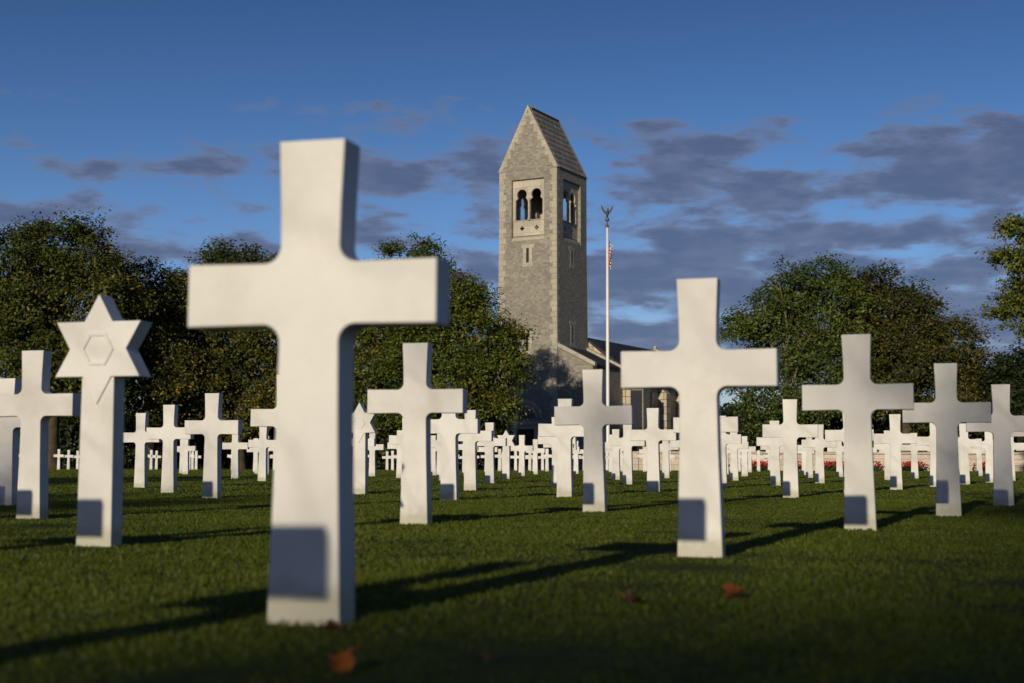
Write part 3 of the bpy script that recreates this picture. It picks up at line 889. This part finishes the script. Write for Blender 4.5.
    for xx in (-0.73, 0.02):
        for zz in (0.5, 1.5, 2.45): box(bm, cx + xx + 0.08, cx + xx + 0.63, -0.075, -0.052, zz, zz + 0.8)
    dr = obj_bm('door', bm, DOOR_M, root)
    bm = bmesh.new()
    box(bm, cx - 1.05, cx - 0.755, -0.12, 0.05, 0.353, 3.35); box(bm, cx + 0.755, cx + 1.05, -0.12, 0.05, 0.353, 3.35); box(bm, cx - 1.05, cx + 1.05, -0.12, 0.05, 3.353, 3.69)
    obj_bm('door_frame', bm, PALE_STONE, dr)
    bm = bmesh.new()
    box(bm, cx - 1.6, cx + 1.6, -0.9, -0.003, -0.2, 0.345); box(bm, cx - 1.8, cx + 1.8, -1.3, -0.903, -0.2, 0.2)
    obj_bm('doorstep', bm, PALE_STONE, root)
build_tower()
def batter():
    # the tower walls lean in a little as they rise
    bpy.context.view_layer.update()
    root = bpy.data.objects['bell_tower']
    done = set()
    for o in root.children_recursive:
        if o.data.name in done: continue
        done.add(o.data.name)
        for v in o.data.vertices:
            f = 1 + 0.055 * max(0.0, 1 - v.co.z / 19.1)
            v.co.x = -2.7 + (v.co.x + 2.7) * f
            v.co.y = 2.9 + (v.co.y - 2.9) * f
batter()

def build_chapel():
    o = tower_origin()
    root = empty('chapel', o, -AL)
    tag(root, 'low grey stone chapel with dark slate roof and buttresses behind the bell tower', 'chapel')
    # lean-to aisle against the tower's right side
    U, V0, V1 = 3.2, 0.06, 6.0
    zt, zr = 10.15, 8.55
    bm = bmesh.new()
    prism(bm, [(0.003, -0.5), (U, -0.5), (U, zr - 0.1), (0.003, zt - 0.1)], 'y', V0, V1)
    obj_bm('aisle_wall', bm, TOWER_STONE, root)
    bm = bmesh.new()
    prism(bm, [(0.003, zt - 0.097), (U + 0.12, zr - 0.157), (U + 0.12, zr), (0.003, zt + 0.06)], 'y', V0 + 0.37, V1 - 0.37)
    obj_bm('aisle_roof', bm, SLATE, root)
    for (a, b) in ((V0 - 0.08, V0 + 0.36), (V1 - 0.36, V1 + 0.08)):
        bm = bmesh.new()
        prism(bm, [(0.004, zt - 0.05), (U + 0.22, zr - 0.16), (U + 0.22, zr + 0.16), (0.004, zt + 0.30)], 'y', a, b)
        obj_bm('coping', bm, QUOIN, root)
    # nave running back
    N0, N1 = 6.1, 21.5
    ur, zR = -0.2, 11.35
    uL, uRt, zE = -5.0, 4.6, 7.75
    bm = bmesh.new()
    box(bm, -4.4, 3.9, N0, N1, -0.5, zE - 0.003)
    for (a, b) in ((N0, N0 + 0.5), (N1 - 0.5, N1)):
        prism(bm, [(-4.4, zE), (3.9, zE), (ur, zR - 0.25)], 'y', a, b)
    obj_bm('nave_wall', bm, ASHLAR, root)
    for s, ue in ((1, uRt), (-1, uL)):
        bm = bmesh.new()
        prism(bm, [(ur, zR), (ue, zE), (ue, zE - 0.18), (ur, zR - 0.2)], 'y', N0 - 0.05 if s > 0 else N0 - 0.06, N1 + 0.1)
        obj_bm('nave_roof', bm, SLATE, root)
    bm = bmesh.new()
    for s in (-1, 1):
        ue = uRt if s > 0 else uL
        prism(bm, [(ur, zR + 0.25), (ue, zE + 0.2), (ue, zE - 0.22), (ur, zR - 0.22)], 'y', N1 + 0.103, N1 + 0.5)
    box(bm, ur - 0.12, ur + 0.12, N1 + 0.12, N1 + 0.4, zR + 0.2, zR + 0.42)
    obj_bm('gable_coping', bm, PALE_STONE, root)
    # plain block beside the aisle, its front covered by tall dark upright panels
    bm = bmesh.new(); box(bm, 3.203, 5.0, 6.25, 7.7, -0.5, 7.0)
    po = obj_bm('side_block', bm, TOWER_STONE, root)
    bm = bmesh.new()
    for q in range(4):
        box(bm, 3.32 + q * 0.40, 3.69 + q * 0.40, 6.18, 6.27, 0.1, 6.7)
    obj_bm('door', bm, GLASS, po)  # dark upright panels that keep this bay dark
    # buttresses with sloped heads along the right wall, deep windows between
    for j in range(4):
        v = 7.9 + j * 4.3
        bm = bmesh.new()
        prism(bm, [(3.903, -0.5), (5.0, -0.5), (5.0, 2.9), (4.7, 3.6), (4.7, 6.7), (3.903, 7.5)], 'y', v, v + 0.95)
        obj_bm('buttress', bm, ASHLAR, root)
        bm = bmesh.new()
        box(bm, 3.8, 3.96, v + 1.65, v + 3.65, 4.5, 7.0)
        w = obj_bm('window', bm, PALE_STONE, root)
        bm = bmesh.new()
        box(bm, 3.9, 3.975, v + 1.88, v + 3.42, 4.72, 6.8)
        obj_bm('pane', bm, GLASS, w)
        bm = bmesh.new()
        prism(bm, [(3.962, 4.15), (4.4, 4.15), (3.962, 4.7)], 'y', v + 1.6, v + 3.7)
        obj_bm('sill', bm, ASHLAR, w)
build_chapel()

# ------------------------------------------------------------------ flagpole
def build_pole():
    D = 95.0
    X, Y, Z = gnd(608.0, D)
    top = unproj(607.4, 228.5, D)[2]
    root = empty('flagpole', (X, Y, Z))
    tag(root, 'tall white flagpole topped by a spread bronze eagle, before the chapel', 'flagpole')
    bm = bmesh.new()
    lathe(bm, [(0.34, -0.2), (0.34, 0.15), (0.2, 0.25), (0.125, 0.5), (0.12, 4), (0.11, 9), (0.075, top)], 16)
    obj_bm('pole', bm, POLE_M, root, smooth=True)
    bm = bmesh.new()
    lathe(bm, [(0.08, top), (0.12, top + 0.06), (0.12, top + 0.14), (0.05, top + 0.2), (0.05, top + 0.40), (0.10, top + 0.48), (0.12, top + 0.58), (0.08, top + 0.70), (0.04, top + 0.78)], 14)
    obj_bm('finial', bm, GOLD_M, root, smooth=True)
    # eagle: one body with raised wings
    bm = bmesh.new()
    z0 = top + 0.78
    prof = [(0.03, -0.10), (0.08, 0.04), (0.10, 0.18), (0.08, 0.32), (0.045, 0.38), (0.06, 0.45), (0.05, 0.5), (0.02, 0.55)]
    rings = []
    for r, z in prof:
        rings.append([bm.verts.new((0.05 * math.sin(z * 3) + r * math.cos(2*math.pi*k/10), r * math.sin(2*math.pi*k/10), z0 + z)) for k in range(10)])
    for i in range(len(rings) - 1):
        for k in range(10):
            bm.faces.new((rings[i][k], rings[i][(k+1)%10], rings[i+1][(k+1)%10], rings[i+1][k]))
    bm.faces.new(rings[0][::-1]); bm.faces.new(rings[-1])
    body = obj_bm('eagle', bm, BRONZE_M, root, smooth=True)
    for s in (-1, 1):
        bm = bmesh.new()
        w = [(0.04, 0.34), (0.14, 0.40), (0.24, 0.56), (0.34, 0.76), (0.41, 0.84), (0.39, 0.66), (0.34, 0.50), (0.27, 0.36), (0.18, 0.22), (0.05, 0.14)]
        prism(bm, [(s * x, z0 + z * 0.9) for x, z in w], 'y', -0.05, 0.05)
        obj_bm('wing', bm, BRONZE_M, body)
    bm = bmesh.new(); prism(bm, [(-0.06, z0 - .02), (0.06, z0 - .02), (0.16, z0 - 0.3), (-0.16, z0 - 0.3)], 'y', 0.06, 0.13)
    obj_bm('tail', bm, BRONZE_M, body)

    # limp flag: pleated cloth hanging from its hoist
    k = NT('flag_cloth', 0.85, 0.1)
    uv = k.n('ShaderNodeUVMap').outputs[0]
    sp = k.n('ShaderNodeSeparateXYZ'); k.l(uv, sp.inputs[0])
    st = k.math('GREATER_THAN', k.math('FRACT', k.math('MULTIPLY', sp.outputs[1], 6.5)), 0.5)
    c = k.mix(st, (0.72, 0.70, 0.66), (0.42, 0.03, 0.03))
    inx = k.math('LESS_THAN', sp.outputs[0], 0.40); iny = k.math('GREATER_THAN', sp.outputs[1], 0.4615)
    can = k.math('MULTIPLY', inx, iny)
    vor = k.n('ShaderNodeTexVoronoi', feature='F1'); vor.inputs['Scale'].default_value = 17; vor.inputs['Randomness'].default_value = 0.0
    k.l(uv, vor.inputs['Vector'])
    star = k.math('LESS_THAN', vor.outputs['Distance'], 0.28)
    c = k.mix(can, c, k.mix(star, (0.02, 0.03, 0.10), (0.7, 0.7, 0.7)))
    k.base(c)
    zt = unproj(607, 240, D)[2]
    nu, nv = 60, 40
    Hh, L = 1.9, 3.2
    V = np.zeros(((nu + 1) * (nv + 1), 3)); UV = []
    for i in range(nu + 1):
        u = i / nu
        for j in range(nv + 1):
            v = j / nv
            # the cloth runs out only a little and collapses downwards, in pleats
            out = 0.12 + 0.26 * (1 - math.exp(-2.2 * u)) + 0.10 * math.sin(u * 17 + v * 2.0) * (0.3 + 0.7 * u)
            drop = L * 0.50 * (u ** 1.15)
            y = 0.16 * math.sin(u * 23 + 1.2 * v) * (0.3 + u) + 0.10 * math.cos(u * 11 - v * 3)
            V[i * (nv + 1) + j] = (out * (0.75 + 0.25 * v) - 0.10 * u, y * 0.7, zt - (1 - v) * Hh * (0.72 - 0.15 * u) - drop * (0.35 + 0.25 * (1 - v)))
    q = np.array([(i * (nv + 1) + j, (i + 1) * (nv + 1) + j, (i + 1) * (nv + 1) + j + 1, i * (nv + 1) + j + 1) for i in range(nu) for j in range(nv)])
    fo = mesh_np('flag', V, q, k.m, smooth=True)
    uvl = fo.data.uv_layers.new(name='UVMap')
    vi = np.zeros(len(fo.data.loops), dtype=np.int32); fo.data.loops.foreach_get('vertex_index', vi)
    uvs = np.stack([(vi // (nv + 1)) / nu, (vi % (nv + 1)) / nv], 1).astype(np.float32)
    uvl.data.foreach_set('uv', uvs.ravel())
    fo.location = (X, Y, 0)
    tag(fo, 'limp red and white striped flag hanging down the white flagpole', 'flag')
build_pole()

# ------------------------------------------------------------------ terrace wall and flowers
def build_terrace():
    Y = 92.0
    root = empty('terrace_wall', (0, Y, gz(Y)))
    tag(root, 'long low cream terrace wall behind the headstones, right of the chapel', 'wall')
    bm = bmesh.new(); box(bm, 7.9, 48, 0, 0.5, -0.3, 1.08)
    for x in (7.9, 15, 22, 29, 36, 43): box(bm, x - 0.25, x + 0.25, -0.12, -0.003, -0.3, 1.083)
    obj_bm('wall_face', bm, WALL_M, root)
    bm = bmesh.new(); box(bm, 7.6, 48.2, -0.16, 0.62, 1.087, 1.22)
    obj_bm('coping', bm, WALL_M, root)
    # red flowers planted in a row of clumps
    g = np.random.default_rng(5)
    n = 9000
    x = g.uniform(12.5, 46, n)
    dens = 0.5 + 0.5 * np.sin(x * 1.9) * np.sin(x * 0.63 + 1)
    keep = g.random(n) < np.clip(dens * 1.8 - 0.6, 0, 1); x = x[keep]; n = len(x)
    z = g.uniform(0.05, 0.60, n); y = g.normal(0, 0.22, n) - 0.75
    P = np.stack([x, y, z], 1)
    def quads(P, s):
        n = len(P); a = g.normal(size=(n, 3)); a /= np.linalg.norm(a, axis=1, keepdims=True)
        b = np.cross(a, g.normal(size=(n, 3))); b /= np.linalg.norm(b, axis=1, keepdims=True)
        V = np.concatenate([P - a * s, P - b * s, P + a * s, P + b * s]); i = np.arange(n)
        return V, np.stack([i, i + n, i + 2 * n, i + 3 * n], 1)
    red = P[:, 2] > 0.27
    fl = empty('flower_bed', (0, Y, gz(Y)))
    tag(fl, 'low bed of red flowers along the foot of the cream terrace wall', 'flowers', kind='stuff')
    V, Q = quads(P[red], 0.07)
    mesh_np('blossoms', V, Q, m_leaf('red_petal', [(0.0, (0.30, 0.012, 0.02)), (0.7, (0.5, 0.03, 0.03)), (1.0, (0.6, 0.12, 0.12))]), fl)
    V, Q = quads(P[~red], 0.10)
    mesh_np('leaves', V, Q, m_leaf('bed_leaf', [(0.0, (0.02, 0.035, 0.01)), (1.0, (0.05, 0.075, 0.02))]), fl)
build_terrace()

# ------------------------------------------------------------------ fallen leaves
RUSSET = m_leaf('russet_leaf', [(0.0, (0.12, 0.035, 0.012)), (1.0, (0.22, 0.075, 0.02))], patch=12)
DULL_LEAF = m_leaf('brown_leaf', [(0.0, (0.05, 0.022, 0.010)), (1.0, (0.11, 0.05, 0.02))], patch=12)
def fallen_leaf(label, px, py, size, rz, seed, mat=None):
    # pixel on the lawn -> point
    c, s = math.cos(PITCH), math.sin(PITCH)
    v = (341.5 - py) / F
    dz, dy = s + v * c, c - v * s
    t = -(CAM_H - 0.02) / dz
    X, Y = (px - 512) / F * t, dy * t
    g = random.Random(seed)
    bm = bmesh.new()
    n = 30
    ctr = bm.verts.new((0, 0, 0.0))
    rim, mid = [], []
    for i in range(n):
        a = 2 * math.pi * i / n
        lob = 0.62 + 0.38 * abs(math.cos(2.5 * a)) + g.uniform(-.06, .06)
        r = size * lob
        curl = 0.55 * size * (0.5 + 0.5 * math.cos(2 * a + 0.6)) + g.uniform(0, .15) * size
        rim.append(bm.verts.new((r * 0.72 * math.cos(a), r * 0.8 * math.sin(a), curl)))
        mid.append(bm.verts.new((r * 0.45 * math.cos(a), r * 0.45 * math.sin(a), curl * 0.35 + g.uniform(-.04, .04) * size)))
    for i in range(n):
        j = (i + 1) % n
        bm.faces.new((ctr, mid[i], mid[j])); bm.faces.new((mid[i], rim[i], rim[j], mid[j]))
    me = bpy.data.meshes.new('fallen_leaf'); bm.to_mesh(me); bm.free(); me.materials.append(mat or DRY_LEAF)
    for p in me.polygons: p.use_smooth = True
    o = bpy.data.objects.new('fallen_leaf', me); link(o)
    o.location = (X, Y, 0.004); o.rotation_euler = (g.uniform(-.5, .5), g.uniform(-.5, .5), rz)
    V, Q = tube_np([(0, 0, 0.002), (size * 0.7, size * 0.2, size * 0.15), (size * 1.2, size * 0.5, size * 0.35)], [size * 0.03] * 3, 5)
    mesh_np('stalk', np.array([tuple(v) for v in V]), np.array(Q), DRY_LEAF, o)
    tag(o, label, 'leaf', 'dry autumn leaves lying on the lawn')
fallen_leaf('curled orange leaf on the grass in front of the largest cross', 346, 655, 0.038, 0.3, 1)
fallen_leaf('curled orange leaf on the grass in front of the second largest cross', 735, 588, 0.040, 1.2, 2, RUSSET)
fallen_leaf('brown leaf lying against the foot of the largest cross', 332, 622, 0.026, 2.0, 3, DULL_LEAF)
fallen_leaf('dull brown leaf on the shaded grass left of the second largest cross', 632, 594, 0.032, 2.6, 4, DULL_LEAF)
fallen_leaf('dull brown leaf on the grass midway between the two largest crosses', 482, 650, 0.020, 0.9, 5, DULL_LEAF)
